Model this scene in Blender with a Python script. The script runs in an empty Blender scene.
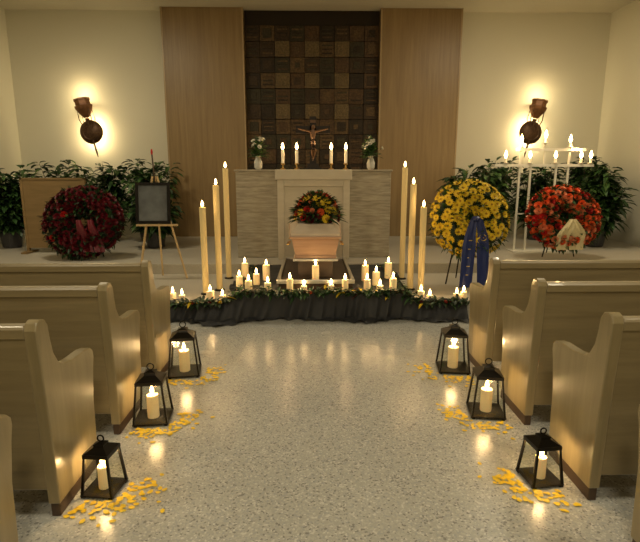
import bpy, math, random
from math import sin, cos, pi, radians
from mathutils import Vector, Matrix, Euler
random.seed(7)
SC = bpy.context.scene
COL = bpy.context.collection

# ------------------------------------------------------------------ materials
def newmat(name):
    m = bpy.data.materials.new(name); m.use_nodes = True
    nt = m.node_tree; return m, nt, nt.nodes['Principled BSDF']

def plain(name, col, rough=0.5, metal=0.0, emis=None, estr=0.0, sss=0.0, bump=0.0, bscale=40, var=0.0, coat=0.0):
    m, nt, p = newmat(name)
    p.inputs['Base Color'].default_value = (*col, 1)
    p.inputs['Roughness'].default_value = rough
    p.inputs['Metallic'].default_value = metal
    p.inputs['Coat Weight'].default_value = coat
    if emis:
        p.inputs['Emission Color'].default_value = (*emis, 1)
        p.inputs['Emission Strength'].default_value = estr
    if sss:
        p.inputs['Subsurface Weight'].default_value = sss
        p.inputs['Subsurface Radius'].default_value = (0.03, 0.015, 0.006)
    if bump or var:
        tc = nt.nodes.new('ShaderNodeTexCoord'); n = nt.nodes.new('ShaderNodeTexNoise')
        n.inputs['Scale'].default_value = bscale; n.inputs['Detail'].default_value = 4
        nt.links.new(tc.outputs['Object'], n.inputs['Vector'])
        if bump:
            b = nt.nodes.new('ShaderNodeBump'); b.inputs['Strength'].default_value = bump; b.inputs['Distance'].default_value = 0.01
            nt.links.new(n.outputs['Fac'], b.inputs['Height']); nt.links.new(b.outputs['Normal'], p.inputs['Normal'])
        if var:
            r = nt.nodes.new('ShaderNodeValToRGB')
            r.color_ramp.elements[0].position = .3; r.color_ramp.elements[1].position = .7
            r.color_ramp.elements[0].color = (*[max(0, c*(1-var)) for c in col], 1)
            r.color_ramp.elements[1].color = (*[min(1, c*(1+var)) for c in col], 1)
            nt.links.new(n.outputs['Fac'], r.inputs['Fac']); nt.links.new(r.outputs['Color'], p.inputs['Base Color'])
    return m

def grain(name, c1, c2, scale=(30, 30, 1.5), rough=0.45, nscale=1.0, bump=0.03, coat=0.0, det=8, lo=.3, hi=.7, dist=.4):
    m, nt, p = newmat(name)
    tc = nt.nodes.new('ShaderNodeTexCoord'); mp = nt.nodes.new('ShaderNodeMapping')
    mp.inputs['Scale'].default_value = scale
    n = nt.nodes.new('ShaderNodeTexNoise'); n.inputs['Scale'].default_value = nscale
    n.inputs['Detail'].default_value = det; n.inputs['Roughness'].default_value = .65; n.inputs['Distortion'].default_value = dist
    r = nt.nodes.new('ShaderNodeValToRGB')
    r.color_ramp.elements[0].position = lo; r.color_ramp.elements[0].color = (*c1, 1)
    r.color_ramp.elements[1].position = hi; r.color_ramp.elements[1].color = (*c2, 1)
    b = nt.nodes.new('ShaderNodeBump'); b.inputs['Strength'].default_value = bump*10; b.inputs['Distance'].default_value = .003
    L = nt.links.new
    L(tc.outputs['Object'], mp.inputs['Vector']); L(mp.outputs['Vector'], n.inputs['Vector'])
    L(n.outputs['Fac'], r.inputs['Fac']); L(r.outputs['Color'], p.inputs['Base Color'])
    L(n.outputs['Fac'], b.inputs['Height']); L(b.outputs['Normal'], p.inputs['Normal'])
    p.inputs['Roughness'].default_value = rough; p.inputs['Coat Weight'].default_value = coat
    return m

def terrazzo():
    m, nt, p = newmat('terrazzo')
    L = nt.links.new
    tc = nt.nodes.new('ShaderNodeTexCoord')
    v = nt.nodes.new('ShaderNodeTexVoronoi'); v.inputs['Scale'].default_value = 110
    L(tc.outputs['Object'], v.inputs['Vector'])
    sep = nt.nodes.new('ShaderNodeSeparateColor'); L(v.outputs['Color'], sep.inputs['Color'])
    r = nt.nodes.new('ShaderNodeValToRGB'); cr = r.color_ramp; cr.interpolation = 'CONSTANT'
    cr.elements[0].position = 0; cr.elements[0].color = (.28, .28, .27, 1)
    cr.elements[1].position = .08; cr.elements[1].color = (.47, .475, .445, 1)
    for pos, c in ((.45, (.53, .53, .495)), (.75, (.43, .445, .445)), (.9, (.66, .66, .62))):
        e = cr.elements.new(pos); e.color = (*c, 1)
    L(sep.outputs['Red'], r.inputs['Fac'])
    n = nt.nodes.new('ShaderNodeTexNoise'); n.inputs['Scale'].default_value = 1.3; n.inputs['Detail'].default_value = 3
    L(tc.outputs['Object'], n.inputs['Vector'])
    mx = nt.nodes.new('ShaderNodeMix'); mx.data_type = 'RGBA'; mx.blend_type = 'MULTIPLY'
    mx.inputs['Factor'].default_value = .22
    L(r.outputs['Color'], mx.inputs['A']); L(n.outputs['Fac'], mx.inputs['B'])
    L(mx.outputs['Result'], p.inputs['Base Color'])
    mr = nt.nodes.new('ShaderNodeMapRange'); mr.inputs['To Min'].default_value = .20; mr.inputs['To Max'].default_value = .32
    L(n.outputs['Fac'], mr.inputs['Value']); L(mr.outputs['Result'], p.inputs['Roughness'])
    n2 = nt.nodes.new('ShaderNodeTexNoise'); n2.inputs['Scale'].default_value = 9
    L(tc.outputs['Object'], n2.inputs['Vector'])
    b = nt.nodes.new('ShaderNodeBump'); b.inputs['Strength'].default_value = .14; b.inputs['Distance'].default_value = .01
    L(n2.outputs['Fac'], b.inputs['Height']); L(b.outputs['Normal'], p.inputs['Normal'])
    p.inputs['Coat Weight'].default_value = .15; p.inputs['Coat Roughness'].default_value = .18
    return m

M = {}
M['floor'] = terrazzo()
M['wall'] = plain('wall_plaster', (.66, .635, .52), .9, bump=.15, bscale=60, var=.02)
M['ceil'] = plain('ceiling_plaster', (.56, .53, .42), .9, bump=.1, bscale=40)
M['chancel'] = plain('chancel_stone', (.46, .43, .36), .35, bump=.03, bscale=60, var=.12)
M['panelwood'] = grain('veneer_wood', (.22, .145, .065), (.31, .215, .10), (14, 14, .8), .4)
M['trimwood'] = grain('trim_wood', (.36, .26, .14), (.45, .33, .18), (20, 20, 1), .35)
M['pew'] = grain('pew_wood', (.215, .17, .09), (.30, .24, .13), (1.5, 18, 18), .36, coat=.25)
M['pewend'] = grain('pew_end_wood', (.235, .19, .10), (.33, .265, .145), (18, 14, 1.5), .33, coat=.3)
M['plinth'] = plain('pew_plinth', (.06, .035, .02), .5)
M['travertine'] = grain('travertine', (.25, .22, .165), (.44, .40, .31), (1.4, 1.4, 12), .5, nscale=2.6, bump=.06, det=12, lo=.36, hi=.64, dist=.15)
M['slab'] = grain('altar_slab', (.50, .455, .36), (.58, .53, .43), (2, 2, 5), .45, nscale=2, bump=.02)
M['bronze'] = [plain('bronze_tile_%d' % i, c, .5, .5, bump=.5, bscale=30, var=.45) for i, c in enumerate(
    [(.042, .026, .013), (.072, .042, .020), (.026, .018, .010), (.09, .056, .025), (.036, .030, .016)])]
M['bronzehi'] = plain('bronze_relief', (.12, .085, .04), .45, .5, bump=.6, bscale=35, var=.4)
M['bronzedk'] = plain('bronze_ground', (.022, .014, .008), .6, .4)
M['wax'] = plain('candle_wax', (.86, .72, .46), .45, sss=.35, emis=(1, .58, .18), estr=.13)  # faint emission added, stands in for flame light shining through the wax
M['waxtall'] = plain('tall_candle_wax', (.74, .58, .27), .45, emis=(1, .66, .25), estr=.05)  # weak self-glow put into the wax in place of translucency
M['waxwhite'] = plain('taper_wax', (.88, .80, .60), .4, emis=(1, .72, .38), estr=.16)  # slight emission added to imitate light passing through the taper
M['wick'] = plain('wick', (.02, .02, .02), .9)
M['flame'] = plain('flame', (1, .8, .4), .5, emis=(1, .66, .25), estr=24)
M['black'] = plain('black_metal', (.018, .016, .014), .35, .7)
M['brass'] = plain('brass', (.55, .36, .12), .3, .9)
M['darkbronze'] = plain('dark_bronze', (.10, .055, .03), .4, .6, bump=.2, bscale=30, var=.3)
M['cup'] = plain('sconce_cup', (.22, .10, .045), .4, .4, var=.2, bscale=20)
M['cloth'] = plain('black_cloth', (.024, .026, .030), .6, bump=.3, bscale=50)
M['cof'] = grain('coffin_wood', (.42, .245, .15), (.58, .37, .245), (1.5, 1.5, 30), .4, coat=.25, bump=.05)
M['coflid'] = grain('coffin_lid', (.54, .44, .34), (.65, .55, .44), (4, 1.5, 14), .4, coat=.2)
M['steel'] = plain('brushed_steel', (.6, .58, .52), .35, .8)
M['darkwood'] = plain('dark_wood', (.05, .03, .018), .45, var=.3, bscale=12)
M['crosswood'] = plain('cross_wood', (.010, .006, .004), .6)
M['leaf'] = plain('leaf_green', (.028, .075, .018), .45, var=.45, bscale=9)
M['leaf2'] = plain('leaf_light', (.055, .12, .028), .45, var=.3, bscale=9)
M['leafdk'] = plain('leaf_dark', (.012, .032, .010), .5)
M['stem'] = plain('stem', (.07, .05, .025), .8)
M['yellow'] = plain('yellow_petal', (.80, .56, .02), .55, var=.15, bscale=15)
M['yelcent'] = plain('yellow_centre', (.45, .24, .02), .8)
M['red'] = plain('red_petal', (.55, .02, .015), .5, var=.3, bscale=15)
M['dred'] = plain('dark_red_petal', (.12, .006, .012), .5, var=.4, bscale=15)
M['orange'] = plain('orange_petal', (.80, .13, .03), .5, var=.25, bscale=15)
M['coral'] = plain('coral_petal', (.80, .27, .13), .5)
M['white'] = plain('white_petal', (.85, .83, .74), .5)
M['blue'] = plain('blue_ribbon', (.010, .022, .12), .35)
M['cream'] = plain('cream_ribbon', (.70, .60, .34), .4)
M['maroon'] = plain('maroon_ribbon', (.14, .005, .015), .4)
M['gold'] = plain('gold_letters', (.5, .38, .12), .5, .3)
M['easel'] = grain('easel_wood', (.50, .36, .18), (.62, .46, .25), (20, 20, 2), .5)
M['boardw'] = grain('board_wood', (.20, .13, .05), (.28, .18, .075), (2, 10, 12), .5)
M['pot'] = plain('pot', (.035, .035, .038), .35)
M['soil'] = plain('soil', (.03, .02, .012), .95)
M['whitemetal'] = plain('white_metal', (.78, .76, .66), .35, .1)
M['vase'] = plain('vase_ceramic', (.55, .55, .5), .2)
M['photo'] = plain('photo_print', (.11, .125, .14), .6, var=.5, bscale=4)
M['corpus'] = plain('corpus', (.14, .075, .038), .4, .3)
def glass():
    m = bpy.data.materials.new('lantern_glass'); m.use_nodes = True; nt = m.node_tree
    for n in list(nt.nodes): nt.nodes.remove(n)
    o = nt.nodes.new('ShaderNodeOutputMaterial'); t = nt.nodes.new('ShaderNodeBsdfTransparent'); g = nt.nodes.new('ShaderNodeBsdfGlossy')
    g.inputs['Roughness'].default_value = .05; mx = nt.nodes.new('ShaderNodeMixShader'); mx.inputs[0].default_value = .07
    t.inputs['Color'].default_value = (.93, .95, .93, 1)
    nt.links.new(t.outputs[0], mx.inputs[1]); nt.links.new(g.outputs[0], mx.inputs[2]); nt.links.new(mx.outputs[0], o.inputs[0])
    return m
M['glass'] = glass()

# ------------------------------------------------------------------ mesh builder
class MB:
    def __init__(s): s.v = []; s.f = []; s.m = []; s.mats = []; s.T = Matrix.Identity(4)
    def mi(s, mat):
        if mat not in s.mats: s.mats.append(mat)
        return s.mats.index(mat)
    def add(s, vs, fs, mat):
        o = len(s.v); T = s.T
        s.v.extend([tuple(T @ Vector(p)) for p in vs]); i = s.mi(mat)
        for f in fs: s.f.append([a+o for a in f]); s.m.append(i)
    def box(s, x0, x1, y0, y1, z0, z1, mat):
        vs = [(x, y, z) for z in (z0, z1) for y in (y0, y1) for x in (x0, x1)]
        s.add(vs, [(0, 2, 3, 1), (4, 5, 7, 6), (0, 1, 5, 4), (2, 6, 7, 3), (0, 4, 6, 2), (1, 3, 7, 5)], mat)
    def prof(s, pts, x0, x1, mat):
        n = len(pts); vs = [(x0, a, b) for a, b in pts]+[(x1, a, b) for a, b in pts]
        fs = [list(range(n-1, -1, -1)), list(range(n, 2*n))]+[(i, (i+1) % n, n+(i+1) % n, n+i) for i in range(n)]
        s.add(vs, fs, mat)
    def lathe(s, pr, mat, c=(0, 0, 0), seg=16, ax='z', rot0=0.0):
        vs = []; fs = []
        for r, h in pr:
            for i in range(seg):
                a = 2*pi*i/seg+rot0
                p = (r*cos(a), r*sin(a), h)
                if ax == 'y': p = (p[0], -p[2], p[1])
                if ax == 'x': p = (p[2], p[0], p[1])
                vs.append((p[0]+c[0], p[1]+c[1], p[2]+c[2]))
        for k in range(len(pr)-1):
            for i in range(seg):
                j = (i+1) % seg
                fs.append((k*seg+i, k*seg+j, (k+1)*seg+j, (k+1)*seg+i))
        fs.append(list(range(seg-1, -1, -1))); fs.append([(len(pr)-1)*seg+i for i in range(seg)])
        s.add(vs, fs, mat)
    def tube(s, path, rad, mat, seg=6):
        P = [Vector(p) for p in path]; n = len(P)
        if not isinstance(rad, (list, tuple)): rad = [rad]*n
        vs = []; fs = []
        for k in range(n):
            d = (P[min(k+1, n-1)]-P[max(k-1, 0)]).normalized()
            u = d.cross(Vector((0, 0, 1)));
            if u.length < .1: u = d.cross(Vector((0, 1, 0)))
            u.normalize(); w = d.cross(u)
            for i in range(seg):
                a = 2*pi*i/seg; vs.append(P[k]+rad[k]*(cos(a)*u+sin(a)*w))
        for k in range(n-1):
            for i in range(seg):
                j = (i+1) % seg; fs.append((k*seg+i, k*seg+j, (k+1)*seg+j, (k+1)*seg+i))
        fs.append(list(range(seg-1, -1, -1))); fs.append([(n-1)*seg+i for i in range(seg)])
        s.add(vs, fs, mat)
    def leaf(s, b, d, L, W, mat, droop=.25):
        b = Vector(b); d = Vector(d).normalized(); u = d.cross(Vector((0, 0, 1)))
        if u.length < .05: u = Vector((1, 0, 0))
        u.normalize(); up = u.cross(d)
        dn = Vector((0, 0, -1))*droop*L
        p0 = b; m1 = b+d*L*.35+dn*.15; m2 = b+d*L*.72+dn*.55; t = b+d*L+dn
        f = up*W*.18
        vs = [p0, m1+u*W*.5+f, m1, m1-u*W*.5+f, m2+u*W*.38+f, m2, m2-u*W*.38+f, t]
        s.add(vs, [(0, 1, 2), (0, 2, 3), (1, 4, 5, 2), (2, 5, 6, 3), (4, 7, 5), (5, 7, 6)], mat)
    def frame(s, c, n):
        n = Vector(n).normalized(); a = n.cross(Vector((.13, .3, .94)))
        if a.length < .05: a = n.cross(Vector((1, 0, 0)))
        a.normalize(); b = n.cross(a); th = random.random()*6.28
        a2 = a*cos(th)+b*sin(th); b2 = n.cross(a2)
        return Vector(c), a2, b2, n
    def daisy(s, c, n, r, mat, cmat, np_=13):
        c, a, b, n = s.frame(c, n)
        for lay, (rr, h) in enumerate(((1, .10), (.72, .26))):
            for i in range(np_):
                t = 2*pi*(i+.5*lay)/np_; w = pi/np_*1.0
                def P(ang, q, hh): return c+(a*cos(ang)+b*sin(ang))*r*q*rr+n*r*hh
                s.add([P(t, .12, .05), P(t-w, .7, h), P(t, 1.0, h+.12), P(t+w, .7, h)], [(0, 1, 2, 3)], mat)
        k = 7; vs = [c+(a*cos(2*pi*i/k)+b*sin(2*pi*i/k))*r*.22+n*r*.25 for i in range(k)]+[c+n*r*.40]
        s.add(vs, [(i, (i+1) % k, k) for i in range(k)], cmat)
    def rose(s, c, n, r, mat, mat2=None):
        c, a, b, n = s.frame(c, n)
        for lay, (rr, np_, h0, h1) in enumerate(((1.0, 6, -.1, .30), (.78, 5, 0, .50), (.52, 5, .1, .62), (.28, 4, .2, .68))):
            mm = mat if (lay % 2 == 0 or not mat2) else mat2
            for i in range(np_):
                t = 2*pi*i/np_+lay*.6; w = pi/np_*1.15
                def P(ang, q, hh): return c+(a*cos(ang)+b*sin(ang))*r*q+n*r*hh
                s.add([P(t-w*.5, rr*.35, h0), P(t+w*.5, rr*.35, h0), P(t+w, rr*.86, (h0+h1)*.55), P(t+w*.5, rr*1.0, h1), P(t-w*.5, rr*1.0, h1), P(t-w, rr*.86, (h0+h1)*.55)],
                      [(0, 1, 2, 5), (5, 2, 3, 4)], mm)
    def obj(s, name, loc=(0, 0, 0), rotz=0, smooth=False, bevel=0):
        me = bpy.data.meshes.new(name); me.from_pydata([tuple(p) for p in s.v], [], s.f)
        for m in s.mats: me.materials.append(m)
        me.polygons.foreach_set('material_index', s.m)
        if smooth: me.polygons.foreach_set('use_smooth', [True]*len(me.polygons))
        me.update()
        o = bpy.data.objects.new(name, me); COL.objects.link(o); o.location = loc; o.rotation_euler = (0, 0, rotz)
        if bevel:
            md = o.modifiers.new('bev', 'BEVEL'); md.width = bevel; md.segments = 2; md.limit_method = 'ANGLE'; md.angle_limit = radians(40)
        if smooth:
            try: me.set_sharp_from_angle(angle=radians(40))
            except Exception: pass
        return o

def light(name, kind, loc, energy, col=(1, .62, .27), radius=.03, parent=None, size=None):
    l = bpy.data.lights.new(name, kind); l.energy = energy; l.color = col
    if kind == 'POINT': l.shadow_soft_size = radius
    if kind == 'AREA': l.shape = 'DISK'; l.size = size
    o = bpy.data.objects.new(name, l); COL.objects.link(o); o.location = loc
    if parent: o.parent = parent
    return o

def flame(mb, x, y, z, s=1.0):
    mb.lathe([(.0035*s, 0), (.0090*s, .010*s), (.0100*s, .018*s), (.0055*s, .034*s), (.001*s, .046*s)], M['flame'], (x, y, z), 8)
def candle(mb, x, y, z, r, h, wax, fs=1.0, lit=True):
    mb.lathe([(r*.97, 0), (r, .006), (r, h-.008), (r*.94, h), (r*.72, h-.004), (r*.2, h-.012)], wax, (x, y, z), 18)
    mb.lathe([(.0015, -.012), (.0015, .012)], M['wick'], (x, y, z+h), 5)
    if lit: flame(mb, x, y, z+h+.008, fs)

# ------------------------------------------------------------------ room shell
ZC = 4.71; YW = 10.6; XL = -5.93; XR = 5.97; YR = -3.0
def roombox(name, *a, mat):
    b = MB(); b.box(*a, mat); return b.obj(name)
roombox('floor', XL-.2, XR+.2, YR-.2, YW+.2, -.2, 0, mat=M['floor'])
roombox('ceiling', XL-.2, XR+.2, YR-.2, YW+.2, ZC, ZC+.2, mat=M['ceil'])
roombox('wall_front', XL-.2, XR+.2, YW, YW+.2, 0, ZC, mat=M['wall'])
roombox('wall_left', XL-.2, XL, YR, YW, 0, ZC, mat=M['wall'])
roombox('wall_right', XR, XR+.2, YR, YW, 0, ZC, mat=M['wall'])
roombox('wall_rear', XL-.2, XR+.2, YR-.2, YR, 0, ZC, mat=M['wall'])
YF = YW-.002
b = MB(); b.box(XL+.002, XR-.002, 5.42, 7.198, 0, .15, M['chancel']); b.obj('floor_chancel_step', bevel=.008)
b = MB(); b.box(XL+.002, XR-.002, 7.2, YF, 0, .30, M['chancel']); b.obj('floor_chancel', bevel=.008)

for x0, x1 in ((-2.87, -1.292), (1.362, 2.95)):
    b = MB(); b.box(x0, x1, 10.38, YF, .301, ZC-.002, M['panelwood'])
    b.box(x0, x0+.03, 10.365, 10.38, .301, ZC-.002, M['trimwood']); b.box(x1-.03, x1, 10.365, 10.38, .301, ZC-.002, M['trimwood'])
    b.obj('veneer_panelling')
b = MB(); b.box(-1.29, 1.36, 10.56, YF, .301, ZC-.002, M['bronzedk'])
T = 2.65/9
z = .31; j = 0
while z+T < ZC+.01:
    for i in range(9):
        x = -1.29+i*T
        hi = (i % 2 == 0 and j % 2 == 0 and 2 <= i <= 6 and j >= 8)
        d = .03+random.random()*.025+(.03 if hi else 0)
        g = .004
        b.box(x+g, x+T-g, 10.56-d, 10.56, z+g, z+T-g, M['bronzehi'] if hi else random.choice(M['bronze']))
        if not hi:
            if random.random() < .6:
                q = T*random.choice([.2, .28, .34]); dd = d+.012
                b.box(x+q, x+T-q, 10.56-dd, 10.56-d, z+q, z+T-q, random.choice(M['bronze']))
            else:
                for k in range(3):
                    zz = z+T*(.2+.25*k); b.box(x+T*.15, x+T*.85, 10.56-d-.01, 10.56-d, zz, zz+T*.1, random.choice(M['bronze']))
        else:
            b.box(x+.05, x+T-.05, 10.56-d-.015, 10.56-d, z+.05, z+T-.05, M['bronzehi'])
    z += T; j += 1
b.obj('bronze_tile_relief', bevel=.004)

# ------------------------------------------------------------------ altar
ZA = 1.65
b = MB()
b.box(-1.14, -.50, 7.72, 8.75, .301, ZA-.03, M['travertine'])
b.box(.58, 1.22, 7.72, 8.75, .301, ZA-.03, M['travertine'])
b.box(-.50, .58, 7.72, 8.75, .301, ZA-.03, M['travertine'])
b.box(-1.16, 1.24, 7.70, 8.77, ZA-.03, ZA, M['travertine'])
b.box(-.50, .58, 7.56, 7.70, .301, 1.50, M['slab'])
b.box(-.53, .61, 7.52, 7.70, 1.50, ZA, M['slab'])
for (x0, x1, z0, z1) in ((-.50, -.40, .301, 1.50), (.48, .58, .301, 1.50), (-.40, .48, 1.40, 1.50)):
    b.box(x0, x1, 7.535, 7.56, z0, z1, M['slab'])
b.obj('altar', bevel=.008)

b = MB()
b.T = Matrix.Scale(1.06, 4)
CW = M['crosswood']
b.box(-.13, .13, -.08, .08, 0, .03, CW); b.box(-.085, .085, -.06, .06, .03, .09, CW)
b.box(-.048, .048, -.018, .018, .09, .76, CW); b.box(-.25, .25, -.018, .018, .52, .625, CW)
b.box(-.04, .04, -.022, -.018, .67, .71, M['corpus'])
b.lathe([(.008, 0), (.026, .012), (.030, .03), (.024, .05), (.008, .064)], M['corpus'], (.006, -.045, .578), 10)
b.tube([(0, -.04, .585), (0, -.045, .53), (0, -.04, .45), (0, -.045, .40), (.004, -.05, .36)], [.016, .042, .031, .038, .034], M['corpus'], 8)
for sg in (-1, 1):
    b.tube([(sg*.02, -.045, .54), (sg*.11, -.035, .56), (sg*.22, -.025, .585)], [.021, .015, .010], M['corpus'], 6)
    b.tube([(sg*.016, -.045, .38), (sg*.022+.01, -.07, .28), (sg*.006, -.035, .17), (0, -.05, .13)], [.025, .020, .013, .010], M['corpus'], 6)
b.obj('crucifix', (.035, 8.05, ZA+.001), smooth=True)

for x in (-.44, -.22, .32, .55):
    b = MB()
    b.lathe([(.045, 0), (.045, .01), (.015, .025), (.012, .07), (.035, .085), (.035, .095), (.02, .10)], M['brass'], seg=16)
    candle(b, 0, 0, .10, .024, .20, M['waxwhite'], 2.3)
    o = b.obj('altar_candle', (x, 8.05, ZA+.001), smooth=True)
    light('altar_candle_glow', 'POINT', (0, 0, .38), 8, parent=o, radius=.03)
for x in (-.82, .94):
    b = MB()
    b.lathe([(.04, 0), (.06, .03), (.065, .10), (.035, .18), (.045, .21), (.03, .21)], M['vase'], seg=16)
    for k in range(110):
        a = random.random()*6.28; e = random.uniform(.0, 1.4)
        d = Vector((cos(a)*cos(e), sin(a)*cos(e), sin(e)))
        b.leaf((d.x*.04, d.y*.04, .20+d.z*random.random()*.25), d, random.uniform(.10, .18), .045, random.choice([M['leaf'], M['leaf2']]))
    for k in range(12):
        a = random.random()*6.28; e = random.uniform(.1, 1.4); R_ = random.uniform(.10, .17)
        d = Vector((cos(a)*cos(e), sin(a)*cos(e)-.25, sin(e)*1.5)).normalized()
        p = Vector((0, 0, .28))+Vector((d.x, d.y, d.z*1.3))*R_
        b.tube([(0, 0, .18), p], .003, M['leaf'], 4)
        b.rose(p, d, .035, M['white'])
    b.obj('altar_flower_vase', (x, 8.0, ZA+.001))

# ------------------------------------------------------------------ sconces
for x, sg in ((-4.37, -1), (4.45, 1)):
    b = MB()
    b.lathe([(.07, 0.002), (.07, .02), (.02, .03), (.02, .20)], M['darkbronze'], (0, 0, 0), 16, 'y')
    b.lathe([(.225, .19), (.23, .20), (.215, .225), (.15, .255), (.14, .25), (.06, .275), (.01, .28)], M['darkbronze'], (0, 0, 0), 32, 'y')
    b.T = Matrix.Translation((0, -.23, 0)) @ Matrix.Rotation(radians(12*sg), 4, 'Y')
    b.lathe([(.006, -.50), (.018, -.40), (.022, -.15), (.03, .0), (.03, .20), (.045, .26)], M['darkbronze'], seg=12)
    b.lathe([(.05, .28), (.09, .33), (.15, .42), (.175, .47), (.18, .50), (.165, .51), (.15, .51), (.15, .60), (.165, .61), (.16, .64), (.13, .645), (.12, .60)], M['cup'], seg=8)
    for k in range(4):
        a = pi/4+k*pi/2
        b.tube([(cos(a)*.15, sin(a)*.13, .43), (cos(a)*.17, sin(a)*.12, .25), (cos(a)*.10, sin(a)*.08, .05)], .009, M['darkbronze'], 6)
    b.T = Matrix.Identity(4)
    o = b.obj('wall_sconce', (x, YW, 2.40), smooth=True)
    light('sconce_backlight', 'POINT', (0, -.18, .12), 23, (1, .77, .40), .05, o)
    light('sconce_backlight_low', 'POINT', (0, -.18, -.14), 20, (1, .77, .40), .05, o)
    light('sconce_uplight', 'POINT', (sg*.15, -.26, .74), 9, (1, .77, .40), .05, o)

# ------------------------------------------------------------------ potted plants
def plant(x, y, zf, H, Rr, n=420, seed=0, big=1.0):
    random.seed(seed)
    b = MB()
    b.lathe([(.13, 0), (.15, .02), (.19, .30), (.20, .32), (.175, .32), (.17, .28)], M['pot'], seg=20)
    b.lathe([(.165, .27), (.165, .285)], M['soil'], seg=20)
    ns = 22
    for k in range(ns):
        a = 2*pi*k/ns+random.random()*.4; spread = random.uniform(.15, 1)*Rr; h = random.uniform(.45, 1.0)*H
        P = [Vector((cos(a)*.05, sin(a)*.05, .28))]
        for t in (.35, .7, 1.0):
            P.append(Vector((cos(a)*spread*t**.7, sin(a)*spread*t**.7, .28+(h-.28)*t**.9)))
        b.tube(P, [.012, .009, .006, .003], M['stem'], 5)
        for q in range(n//ns):
            t = random.uniform(.05, 1.0); seg = min(2, int(t*3)); f = t*3-seg
            p = P[seg].lerp(P[seg+1], f)
            aa = random.random()*6.28; el = random.uniform(-.3, .8)
            d = Vector((cos(aa)*cos(el), sin(aa)*cos(el), sin(el)))
            q0 = p+d*random.uniform(.0, .12)
            b.leaf(q0, d, random.uniform(.15, .25)*big, random.uniform(.07, .11)*big, random.choice([M['leaf'], M['leaf'], M['leafdk'], M['leaf2']]), random.uniform(.2, .6))
    return b.obj('potted_plant', (x, y, zf+.001))
for i, (x, y, H, Rr) in enumerate(((-5.3, 8.9, 1.42, .40), (-4.75, 9.9, 1.5, .45), (-3.95, 9.8, 1.48, .48), (-3.15, 9.75, 1.52, .48), (-2.75, 8.85, 1.36, .36),
                                   (2.80, 8.9, 1.46, .40), (3.50, 9.75, 1.55, .48), (4.45, 9.8, 1.42, .46), (5.10, 8.85, 1.46, .40), (5.42, 9.9, 1.6, .42))):
    plant(x, y, .30, H, Rr, 1500, 20+i)
random.seed(11)

# ------------------------------------------------------------------ wreaths
def ribbon(b, path, w, mat, wob=.02, zw=.01):
    n = len(path); vs = []; fs = []; k = 5
    for i, (x, y, z) in enumerate(path):
        for q in range(k):
            t = q/(k-1)-.5
            vs.append((x+t*w*(.5+.5*min(1, i/(n*.35))), y+wob*sin(q*2.3+i*.35), z+zw*sin(i+q)))
    for i in range(n-1):
        for q in range(k-1):
            a = i*k+q; fs.append((a, a+1, a+k+1, a+k))
    b.add(vs, fs, mat)

loc_floor = {'yellow_flower_wreath': .152, 'red_flower_wreath': .302, 'dark_red_rose_wreath': .302}
def wreath(name, loc, R, r, mode, zsc=1.0, tilt=18, n=95, ribbons=(), seed=1, fr=.055):
    random.seed(seed)
    b = MB()
    TT = Matrix.Rotation(radians(-tilt), 4, 'X')
    zb = -loc[2]+loc_floor[name]
    b.tube([(-.25, .05, zb+.01), (-.05, .10, .25)], .010, M['black']); b.tube([(.25, .05, zb+.01), (.05, .10, .25)], .010, M['black'])
    b.tube([(0, .45, zb+.01), (0, .12, .28)], .010, M['black'])
    b.T = Matrix.Diagonal((1, 1, zsc, 1)) @ TT
    seg = 28; ms = 8; vs = []; fs = []
    for i in range(seg):
        a = 2*pi*i/seg
        for k in range(ms):
            p = 2*pi*k/ms; rr = R+r*.85*cos(p)
            vs.append((rr*cos(a), -r*.65*sin(p), rr*sin(a)))
    for i in range(seg):
        for k in range(ms):
            fs.append((i*ms+k, ((i+1) % seg)*ms+k, ((i+1) % seg)*ms+(k+1) % ms, i*ms+(k+1) % ms))
    b.add(vs, fs, M['leafdk'])
    pts = []
    tries = 0
    while len(pts) < n and tries < 8000:
        tries += 1
        a = random.random()*2*pi; p = random.uniform(-.35, pi+.35)
        rr = R+r*cos(p)
        c = Vector((rr*cos(a), -r*.75*sin(p), rr*sin(a)))
        if all((c-q[0]).length > fr*1.2 for q in pts):
            nn = Vector((cos(p)*cos(a), -sin(p)*1.0-.15, cos(p)*sin(a))); pts.append((c, nn))
    for c, nn in pts:
        if mode == 'yellow':
            b.daisy(c+nn*.03, nn, fr*random.uniform(.95, 1.3), M['yellow'], M['yelcent'])
        elif mode == 'orange':
            m = random.choice([M['orange'], M['orange'], M['red'], M['coral']]); b.rose(c, nn, fr*random.uniform(.9, 1.2), m)
        elif mode == 'dred':
            m = random.choice([M['dred'], M['dred'], M['maroon'], M['red'] if random.random() < .08 else M['dred']]); b.rose(c, nn, fr*random.uniform(.9, 1.2), m)
    for k in range(n*5):
        a = random.random()*2*pi; p = random.uniform(-.6, pi+.6); rr = R+r*.9*cos(p)
        c = Vector((rr*cos(a), -r*.65*sin(p), rr*sin(a)))
        d = Vector((cos(p)*cos(a)+random.gauss(0, .5), -sin(p)+random.gauss(0, .4), cos(p)*sin(a)+random.gauss(0, .5)))
        b.leaf(c, d, random.uniform(.07, .15), .045, M['leaf'] if mode != 'dred' or random.random() < .4 else M['leafdk'], .1)
    b.T = Matrix.Identity(4)
    for rb in ribbons: rb(b)
    return b.obj(name, loc)
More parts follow.
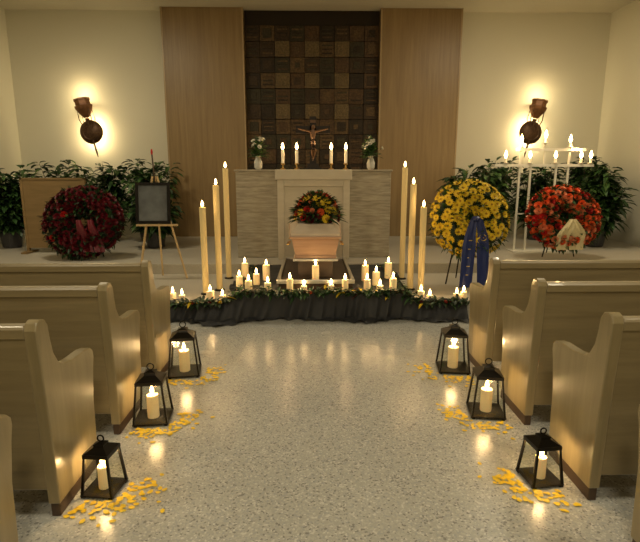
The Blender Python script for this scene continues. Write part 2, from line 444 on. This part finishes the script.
def rb_blue(b):
    for dx, w, y0 in ((-.055, .16, 0), (.085, .15, .012)):
        P = [(dx*(.5+.5*min(1, i/4))+.004*i*(-1 if dx < 0 else .3), -.265-.006*i+y0, .02-.84*i/16) for i in range(17)]
        ribbon(b, P, w, M['blue'], .006, .002)
        if dx > 0: continue
        for i in range(5, 15, 2):
            x, y, z = P[i]; b.box(x-.014, x+.008+.01*(i % 3), y-.012, y-.010, z-.005, z+.005, M['gold'])
    b.lathe([(.02, -.03), (.05, -.015), (.055, .01), (.03, .03)], M['blue'], (0, -.26, .02), 12, 'z')
def rb_cream(b):
    for dx, w in ((-.10, .18), (.08, .22)):
        P = [(dx*min(1.2, i/5), -.29-.02*sin(i*.5), .0-.46*i/12) for i in range(13)]
        ribbon(b, P, w, M['cream'], .014, .003)
def rb_maroon(b):
    for dx, w in ((.05, .15), (.22, .15)):
        P = [(dx+.01*i, -.27-.02*sin(i*.6), .05-.48*i/12) for i in range(13)]
        ribbon(b, P, w, M['maroon'], .012, .003)
wreath('yellow_flower_wreath', (2.02, 6.35, 1.03), .26, .20, 'yellow', n=135, ribbons=(rb_blue,), seed=3, fr=.052)
wreath('red_flower_wreath', (3.86, 7.6, .93), .32, .22, 'orange', .88, n=150, ribbons=(rb_cream,), seed=4, fr=.058)
wreath('dark_red_rose_wreath', (-3.50, 7.75, .865), .36, .22, 'dred', .92, n=160, ribbons=(rb_maroon,), seed=5, fr=.06)

b = MB()
b.box(-.50, .50, -.02, .02, .08, 1.20, M['boardw'])
b.box(-.52, -.48, -.03, .03, 0, 1.22, M['boardw']); b.box(.48, .52, -.03, .03, 0, 1.22, M['boardw']); b.box(-.52, .52, -.03, .03, 1.19, 1.22, M['boardw'])
b.box(-.54, -.44, -.18, .18, 0, .03, M['boardw']); b.box(.44, .54, -.18, .18, 0, .03, M['boardw'])
b.obj('wooden_display_board', (-4.18, 8.30, .301), bevel=.004)

# easel with framed photo
b = MB()
def bar(p, q, r, mat): b.tube([p, q], r, mat, 4)
bar((-.26, -.12, .0), (-.03, .0, 1.40), .016, M['easel']); bar((.40, -.12, .0), (.03, .0, 1.40), .016, M['easel'])
bar((0, .10, .0), (0, .02, 1.40), .014, M['easel']); b.box(-.26, .30, -.115, -.06, .73, .755, M['easel'])
bar((0, .0, 1.3), (-.02, .0, 1.70), .010, M['darkwood']); b.lathe([(.012, 0), (.016, .03), (.01, .07)], M['red'], (-.02, 0, 1.69), 8)
b.T = Matrix.Translation((-.03, -.085, .76)) @ Matrix.Rotation(radians(-7), 4, 'X')
b.box(-.20, .20, -.004, .006, .03, .53, M['photo'])
for a in ((-.235, -.195, .0, .56), (.195, .235, .0, .56)): b.box(a[0], a[1], -.018, .012, a[2], a[3], M['black'])
b.box(-.195, .195, -.018, .012, 0, .04, M['black']); b.box(-.195, .195, -.018, .012, .52, .56, M['black'])
b.T = Matrix.Identity(4)
b.obj('easel_with_framed_photo', (-2.13, 6.98, .155))

# candelabra
b = MB()
zl = 1.42; zu = 1.67
b.box(-.80, .83, -.022, .022, zl-.022, zl+.022, M['whitemetal'])
b.box(-.46, .68, -.022, .022, zu-.022, zu+.022, M['whitemetal'])
for x in (-.38, -.20, .22, .42): b.box(x-.016, x+.016, -.012, .012, .02, zu if x in (-.38, .42) else zl, M['whitemetal'])
b.box(.0, .024, -.01, .01, zl, zu+.09, M['whitemetal'])
b.box(-.45, .50, -.16, .16, 0, .02, M['whitemetal']); b.box(-.38, .42, -.01, .01, .62, .64, M['whitemetal'])
def cc(x, z):
    b.lathe([(.012, 0), (.045, .012), (.047, .02), (.01, .02)], M['whitemetal'], (x, 0, z), 14)
    candle(b, x, 0, z+.015, .022, .07, M['waxwhite'], 2.8)
for x in (-.38, .012, .42): cc(x, zu+.022 if x != .012 else zu+.09)
for x in (-.62, -.22, .20, .62, .78): cc(x, zl+.022)
o = b.obj('candelabra', (3.80, 8.3, .301))
for x, z in ((-.5, 1.72), (-.05, 1.92), (.52, 1.72)):
    light('candelabra_glow', 'POINT', (x, -.06, z), 7, parent=o)

# ------------------------------------------------------------------ coffin on bier
b = MB()
b.box(-.78, 1.0, 5.46, 7.15, .152, .272, M['darkwood'])
b.obj('low_display_platform')
b = MB()
b.box(-.42, .42, 0, 1.55, 0, .10, M['darkwood'])
for s_ in (-1, 1): b.box(s_*.42-.02, s_*.42+.02, -.02, 1.57, .08, .125, M['steel'])
b.box(-.40, .40, -.02, .02, .08, .125, M['steel']); b.box(-.40, .40, 1.53, 1.57, .08, .125, M['steel'])
b.box(-.20, .20, .20, 1.50, .10, .31, M['darkwood']); b.box(-.26, .26, .14, 1.55, .31, .335, M['steel'])
b.obj('coffin_bier', (.05, 5.52, .293), bevel=.004)
b = MB()
L_ = 1.80
def sect(y, wb, wt, z0, z1): return [(-wb, y, z0), (wb, y, z0), (wt, y, z1), (-wt, y, z1)]
def loft(secs, mat):
    vs = [p for s_ in secs for p in s_]; fs = [(0, 1, 2, 3)]
    for k in range(len(secs)-1):
        for i in range(4):
            j = (i+1) % 4; fs.append((k*4+i, (k+1)*4+i, (k+1)*4+j, k*4+j))
    n = (len(secs)-1)*4; fs.append((n+3, n+2, n+1, n)); b.add(vs, fs, mat)
loft([sect(.03, .225, .275, 0, .23), sect(L_*.65, .26, .33, 0, .27), sect(L_-.03, .23, .28, 0, .25)], M['cof'])
loft([sect(.0, .295, .295, .23, .255), sect(L_*.65, .35, .35, .27, .295), sect(L_, .30, .30, .25, .275)], M['cof'])
loft([sect(.015, .235, .240, 0, .03), sect(.05, .235, .24, 0, .03)], M['cof'])
loft([sect(.01, .285, .275, .255, .29), sect(L_*.65, .34, .33, .295, .33), sect(L_-.01, .29, .28, .275, .31)], M['coflid'])
def sect2(y, w1, w2, z0, z1, yo): return [(-w1, y, z0), (w1, y, z0), (w2, y+yo, z1), (-w2, y+yo, z1)]
loft([sect2(.02, .27, .20, .29, .39, .09), sect2(L_*.65, .325, .24, .33, .46, 0), sect2(L_-.02, .275, .20, .31, .42, -.08)], M['coflid'])
for s_ in (-1, 1):
    for y in (.35, .9, 1.4):
        x = s_*(.285+.02)
        b.tube([(x, y-.1, .14), (x+s_*.03, y-.08, .13), (x+s_*.03, y+.08, .13), (x, y+.1, .14)], .009, M['brass'], 8)
b.obj('coffin', (.05, 5.68, .629), bevel=.008)
# flower spray
random.seed(31)
b = MB()
SX = .31; SY = .26; SZ = .33
pts = []
while len(pts) < 66:
    a = random.random()*6.28; e = random.uniform(.0, 1.5)
    d = Vector((cos(a)*cos(e), sin(a)*cos(e), sin(e)))
    p = Vector((d.x*SX*.85, d.y*SY*.85, .0+d.z*SZ*.95))
    if all((p-q).length > .048 for q in pts) or random.random() < .02:
        pts.append(p)
        m = random.choice(['y', 'y', 'r', 'd', 'o', 'd', 'w'])
        if m == 'y': b.daisy(p, d, .060, M['yellow'], M['yelcent'])
        elif m == 'r': b.rose(p, d, .048, M['red'])
        elif m == 'o': b.rose(p, d, .045, M['orange'])
        elif m == 'w': b.rose(p, d, .035, M['coral'])
        else: b.rose(p, d, .045, M['dred'])
for k in range(480):
    a = random.random()*6.28; e = random.uniform(-.05, 1.45)
    d = Vector((cos(a)*cos(e), sin(a)*cos(e), sin(e)))
    b.leaf(Vector((d.x*SX*.66, d.y*SY*.66, .02+d.z*SZ*.68)), d+Vector((0, 0, .05)), random.uniform(.09, .19), .045, random.choice([M['leaf'], M['leafdk'], M['leaf2']]), .3)
b.lathe([(.19, -.01), (.21, .03), (.17, .12), (.05, .18)], M['leafdk'], seg=14)
b.obj('coffin_flower_spray', (.07, 6.02, 1.045))

# black draped cloth
random.seed(5)
b = MB()
def sstep(a, c, x):
    t = max(0, min(1, (x-a)/(c-a))); return t*t*(3-2*t)
def skirt(path, ztop, zbot, flare, amp, rows=9):
    P = []
    for i in range(len(path)-1):
        a = Vector(path[i]); c = Vector(path[i+1]); n = max(1, int((c-a).length/.010))
        for k in range(n): P.append(a.lerp(c, k/n))
    P.append(Vector(path[-1])); N = len(P); vs = []; fs = []
    ph = [random.random()*6.28 for _ in range(9)]
    for i, p in enumerate(P):
        d = (P[min(i+2, N-1)]-P[max(i-2, 0)]).normalized(); nrm = Vector((d.y, -d.x)); s_ = i*.010
        zt = ztop(p.x) if callable(ztop) else ztop
        for r in range(rows):
            t = r/(rows-1)
            f = sin(s_*19+ph[0]+2.8*sin(s_*3.1+ph[1])+t*1.2)
            f = (1-abs(f))*1.5-.5
            f = f*.75+sin(s_*43+ph[2]+t*4+sin(s_*7))*.25+sin(s_*8+ph[3]+t)*.6
            fl = flare*(1+.7*sin(s_*2.1+ph[5])+.45*sin(s_*5.3+ph[6])+.3*sin(s_*11+ph[7]))
            off = max(.0, fl*t**1.8+amp*(f+.4)*(.12+.88*t))
            swag = .018*sin(pi*t)*sin(s_*9+ph[8])
            z = zt+(zbot-zt)*min(1, t*1.12)+swag
            if t > .84: z = zbot+.016*(1+sin(s_*29+ph[7]+t*24))*.8; off += (t-.84)*(.45+.35*sin(s_*4.1+ph[4]))
            q = p+nrm*(off+.012)
            vs.append((q.x, q.y, max(z, .004)))
    for i in range(N-1):
        for r in range(rows-1):
            a = i*rows+r; fs.append((a, a+1, a+rows+1, a+rows))
    b.add(vs, fs, M['cloth'])
X0, X1 = -.86, 1.08
def zt_front(x):
    return .175+.118*sstep(X0-.20, X0+.10, x)*(1-sstep(X1-.10, X1+.20, x))+.008*sin(x*9)
skirt([(X0, 7.18), (X0, 5.44)], .30, .165, .03, .010)
skirt([(X1, 5.44), (X1, 7.18)], .30, .165, .03, .010)
skirt([(-1.70, 5.40), (1.74, 5.40)], zt_front, .005, .06, .050, 18)
nx, ny = 60, 40; vs = []; fs = []
for j in range(ny+1):
    for i in range(nx+1):
        x = X0+(X1-X0)*i/nx; y = 5.395+(7.18-5.395)*j/ny
        vs.append((x, y, .284+.004*sin(x*17+2*sin(y*6))*sin(y*13)))
for j in range(ny):
    for i in range(nx):
        a = j*(nx+1)+i; fs.append((a, a+1, a+nx+2, a+nx+1))
b.add(vs, fs, M['cloth'])
for xa, xb in ((-1.70, -.80), (1.0, 1.74)):
    n = 26; P = []
    for i in range(n+1):
        t = i/n; P.append((xa+(xb-xa)*t, 5.43+.02*sin(t*9), .183+.010*sin(t*31)))
    b.tube(P, [.024+.012*abs(sin(i*1.7)) for i in range(n+1)], M['cloth'], 8)
b.obj('black_draped_cloth', smooth=True)

# leaf garland along cloth edge
b = MB()
def gar(x, y, z, n=1, s=1.0, hang=0.0):
    for _ in range(n):
        a = random.random()*6.28; el = random.uniform(-.5 if hang else -.1, .8)
        d = Vector((cos(a)*cos(el), sin(a)*cos(el)-hang, sin(el)))
        m = random.choices([M['leafdk'], M['leaf'], M['leaf2'], M['yellow'], M['dred']], [6, 6, 1.0, .25, .25])[0]
        b.leaf((x+random.gauss(0, .025), y+random.gauss(0, .02), z+random.gauss(.008, .014)), d, random.uniform(.05, .12)*s, .034*s, m, .3)
x = -1.72
while x < 1.76:
    gar(x, 5.375, zt_front(x)+.012, 8, 1.0, .3)
    if random.random() < .14:
        b.rose((x, 5.35, zt_front(x)+.015), (0, -.6, .7), .022, random.choice([M['red'], M['dred'], M['orange'], M['yellow']]))
    x += .03
b.tube([(-1.70+3.44*t/80, 5.385+.006*sin(t), zt_front(-1.70+3.44*t/80)+.012) for t in range(81)], .009, M['stem'], 5)
for y in [5.5+.06*k for k in range(26)]:
    gar(-.80, y, .30, 4, .8); gar(1.02, y, .30, 4, .8)
b.obj('leaf_garland')

# ------------------------------------------------------------------ candles
random.seed(9)
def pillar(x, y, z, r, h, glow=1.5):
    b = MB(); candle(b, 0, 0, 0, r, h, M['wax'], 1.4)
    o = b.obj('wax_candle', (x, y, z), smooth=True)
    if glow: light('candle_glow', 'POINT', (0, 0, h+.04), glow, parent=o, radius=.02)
def gx(u, d, v): return (u-311)*d/(500*(.981-.000385*v))+.02
ZP = .290
for u, d, h, r in ((247, 5.47, .13, .04), (266, 5.45, .11, .038), (288, 5.46, .15, .036), (302, 5.46, .07, .035), (329, 5.46, .08, .035), (343, 5.46, .14, .036),
                   (365, 5.46, .14, .038), (378, 5.47, .07, .038), (391, 5.47, .15, .04),
                   (238, 5.72, .13, .04), (255, 5.85, .13, .04), (265, 6.10, .19, .045), (244, 6.25, .19, .045),
                   (363, 6.05, .19, .045), (374, 5.80, .16, .045), (386, 6.2, .20, .045)):
    pillar(gx(u, d, 22), d, ZP, r, h, .9 if 280 < u < 350 else 1.5)
pillar(.05, 5.60, .394, .04, .17, .2)
for u, d, h, r in ((172, 5.60, .10, .038), (181, 5.54, .09, .036), (209, 5.56, .13, .045), (221, 5.56, .08, .036), (419, 5.56, .12, .04), (428, 5.56, .07, .038), (455, 5.58, .08, .036), (462, 5.60, .10, .038)):
    pillar(gx(u, d, 30), d, .152, r, h)
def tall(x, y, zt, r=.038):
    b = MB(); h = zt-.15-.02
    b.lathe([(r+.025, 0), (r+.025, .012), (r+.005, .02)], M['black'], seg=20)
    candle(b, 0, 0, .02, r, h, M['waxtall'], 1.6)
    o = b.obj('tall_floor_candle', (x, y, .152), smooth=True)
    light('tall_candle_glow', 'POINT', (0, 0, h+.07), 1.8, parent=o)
tall(-1.28, 5.95, 1.20); tall(-1.15, 6.15, 1.45); tall(-1.15, 6.88, 1.66)
tall(1.26, 6.80, 1.67); tall(1.25, 6.15, 1.46); tall(1.34, 5.95, 1.20)

# ------------------------------------------------------------------ lanterns
def lantern(x, y, H, W, rot):
    b = MB(); w = W/2; t = .006+.012*W
    hb = .05*H; ht = .72*H; wt = w*.73
    b.box(-w, w, -w, w, .012, hb, M['black'])
    for sx in (-1, 1):
        for sy in (-1, 1):
            b.box(sx*w*.85-.01, sx*w*.85+.01, sy*w*.85-.01, sy*w*.85+.01, 0, .012, M['black'])
            b.tube([(sx*(w-t), sy*(w-t), hb), (sx*(wt-t*.5), sy*(wt-t*.5), ht)], t, M['black'], 4)
    b.box(-wt-.004, wt+.004, -wt-.004, wt+.004, ht-.008, ht+.012, M['black'])
    for k in range(4):
        b.T = Matrix.Rotation(k*pi/2, 4, 'Z')
        b.add([(-w+t, -w+t, hb), (w-t, -w+t, hb), (wt-t, -wt+t, ht), (-wt+t, -wt+t, ht)], [(0, 1, 2, 3)], M['glass'])
    b.T = Matrix.Identity(4)
    b.lathe([(wt*1.42, ht+.012), (wt*.62, ht+.11*H), (wt*.55, ht+.13*H), (wt*.60, ht+.13*H), (wt*.6, ht+.155*H), (.01, ht+.18*H)], M['black'], seg=4, rot0=pi/4)
    rr = .055*H; zc = ht+.18*H+rr
    b.tube([(rr*cos(a), 0, zc+rr*sin(a)) for a in [k*2*pi/16 for k in range(17)]], .004, M['black'], 6)
    ch = .40*H; cr = w*.34
    candle(b, 0, 0, hb, cr, ch, M['wax'], 1.3)
    o = b.obj('candle_lantern', (x, y, 0.001), rotz=rot)
    light('lantern_glow', 'POINT', (0, 0, hb+ch+.045), 3.4, parent=o, radius=.03)
LN = [(-1.03, 3.86, .43, .25, .15), (-1.045, 3.08, .385, .225, .1), (-1.065, 2.33, .30, .17, -.12),
      (1.17, 3.90, .43, .25, -.12), (1.18, 3.13, .385, .225, -.15), (1.21, 2.38, .29, .175, .12)]
for l in LN: lantern(*l)
random.seed(17)
for (x, y, H, W, r) in LN:
    b = MB(); sg = 1 if x < 0 else -1
    for k in range(95):
        for _ in range(60):
            # arc of loose petals hugging the aisle side and front of the lantern base
            th = random.uniform(-2.0, .55); rad = W*.62+abs(random.gauss(.055, .055))
            px = sg*cos(th)*rad*1.15; py = sin(th)*rad
            if (abs(px) > W*.5+.015 or abs(py) > W*.5+.015) and px*sg > -.10: break
        else: continue
        a = random.random()*6.28; s_ = random.uniform(.012, .020); z0 = random.uniform(.002, .007)
        c, sn = cos(a), sin(a); vs = []
        for (u, v, w) in ((-1, 0, .3), (-.4, -.6, .1), (.5, -.62, .2), (1, 0, .35), (.5, .62, .2), (-.4, .6, .1)):
            vs.append((px+s_*(u*c-v*sn), py+s_*(u*sn+v*c), z0+s_*w*.4))
        b.add(vs, [(0, 1, 4, 5), (1, 2, 3, 4)], M['yellow'])
    b.obj('flower_petals', (x, y, 0))

# ------------------------------------------------------------------ pews
def pew(x, y, sg, L):
    b = MB()
    ep = [(0, .07), (-.008, .45), (-.035, .88), (-.037, .93), (-.022, .962), (.006, .972), (.04, .962), (.062, .93), (.070, .86), (.086, .79), (.12, .735), (.175, .705), (.26, .692), (.40, .690), (.455, .680), (.482, .655), (.485, .62), (.468, .56), (.44, .40), (.43, .07)]
    x0 = 0; x1 = sg*.055
    b.prof(ep, min(x0, x1), max(x0, x1), M['pewend'])
    xe = sg*L
    b.prof(ep, min(xe, xe-sg*.055), max(xe, xe-sg*.055), M['pewend'])
    for xx in (0, xe-sg*.055):
        a, c = xx+sg*.006, xx+sg*.049
        b.box(min(a, c), max(a, c), .006, .424, 0, .07, M['plinth'])
    lo, hi = min(sg*.055, xe-sg*.055), max(sg*.055, xe-sg*.055)
    b.prof([(.004, .14), (-.006, .50), (-.024, .90), (.006, .90), (.024, .50), (.034, .14)], lo, hi, M['pew'])
    b.prof([(-.034, .89), (-.034, .935), (-.022, .95), (.024, .95), (.034, .935), (.034, .89)], lo, hi, M['pew'])
    b.prof([(.036, .425), (.036, .455), (.40, .44), (.42, .43), (.42, .405), (.40, .40)], lo, hi, M['pew'])
    b.prof([(.36, .30), (.36, .40), (.385, .40), (.385, .30)], lo, hi, M['pew'])
    for t in (.33, .66):
        xx = sg*L*t; b.box(xx-.02, xx+.02, .036, .36, 0, .405, M['pew'])
    return b.obj('church_pew', (x, y, 0), bevel=.006)
for k in range(4):
    pew(-1.185, 2.12+.755*(k-1), -1, 4.1)
for k in range(4):
    pew(1.365, 2.19+.755*(k-1), 1, 4.1)

# ------------------------------------------------------------------ ceiling fill lamps and housings, added out of view to brighten the room
for (x, y, e) in ((-3.4, 1.5, 62), (3.4, 1.5, 62), (0, -1.2, 86), (-3.6, 7.0, 74), (3.6, 7.0, 74)):
    b = MB(); b.lathe([(.42, -.05), (.46, -.05), (.46, 0), (.40, 0)], M['whitemetal'], seg=32)
    o = b.obj('added_fill_fixture', (x, y, ZC-.001), smooth=True)
    light('added_fill_lamp', 'AREA', (0, 0, -.06), e, (1, .85, .59), parent=o, size=.8)

w = bpy.data.worlds.new('world'); SC.world = w; w.use_nodes = True
w.node_tree.nodes['Background'].inputs[0].default_value = (.05, .045, .035, 1)

cam = bpy.data.cameras.new('camera'); co = bpy.data.objects.new('camera', cam); COL.objects.link(co)
co.location = (0, 0, 1.6); co.rotation_euler = (radians(90-11.1), 0, radians(-1.03))
cam.sensor_width = 36; cam.sensor_fit = 'HORIZONTAL'; cam.lens = 28.125; cam.clip_start = .05
SC.camera = co
SC.view_settings.view_transform = 'Standard'; SC.view_settings.look = 'None'
SC.view_settings.exposure = 0
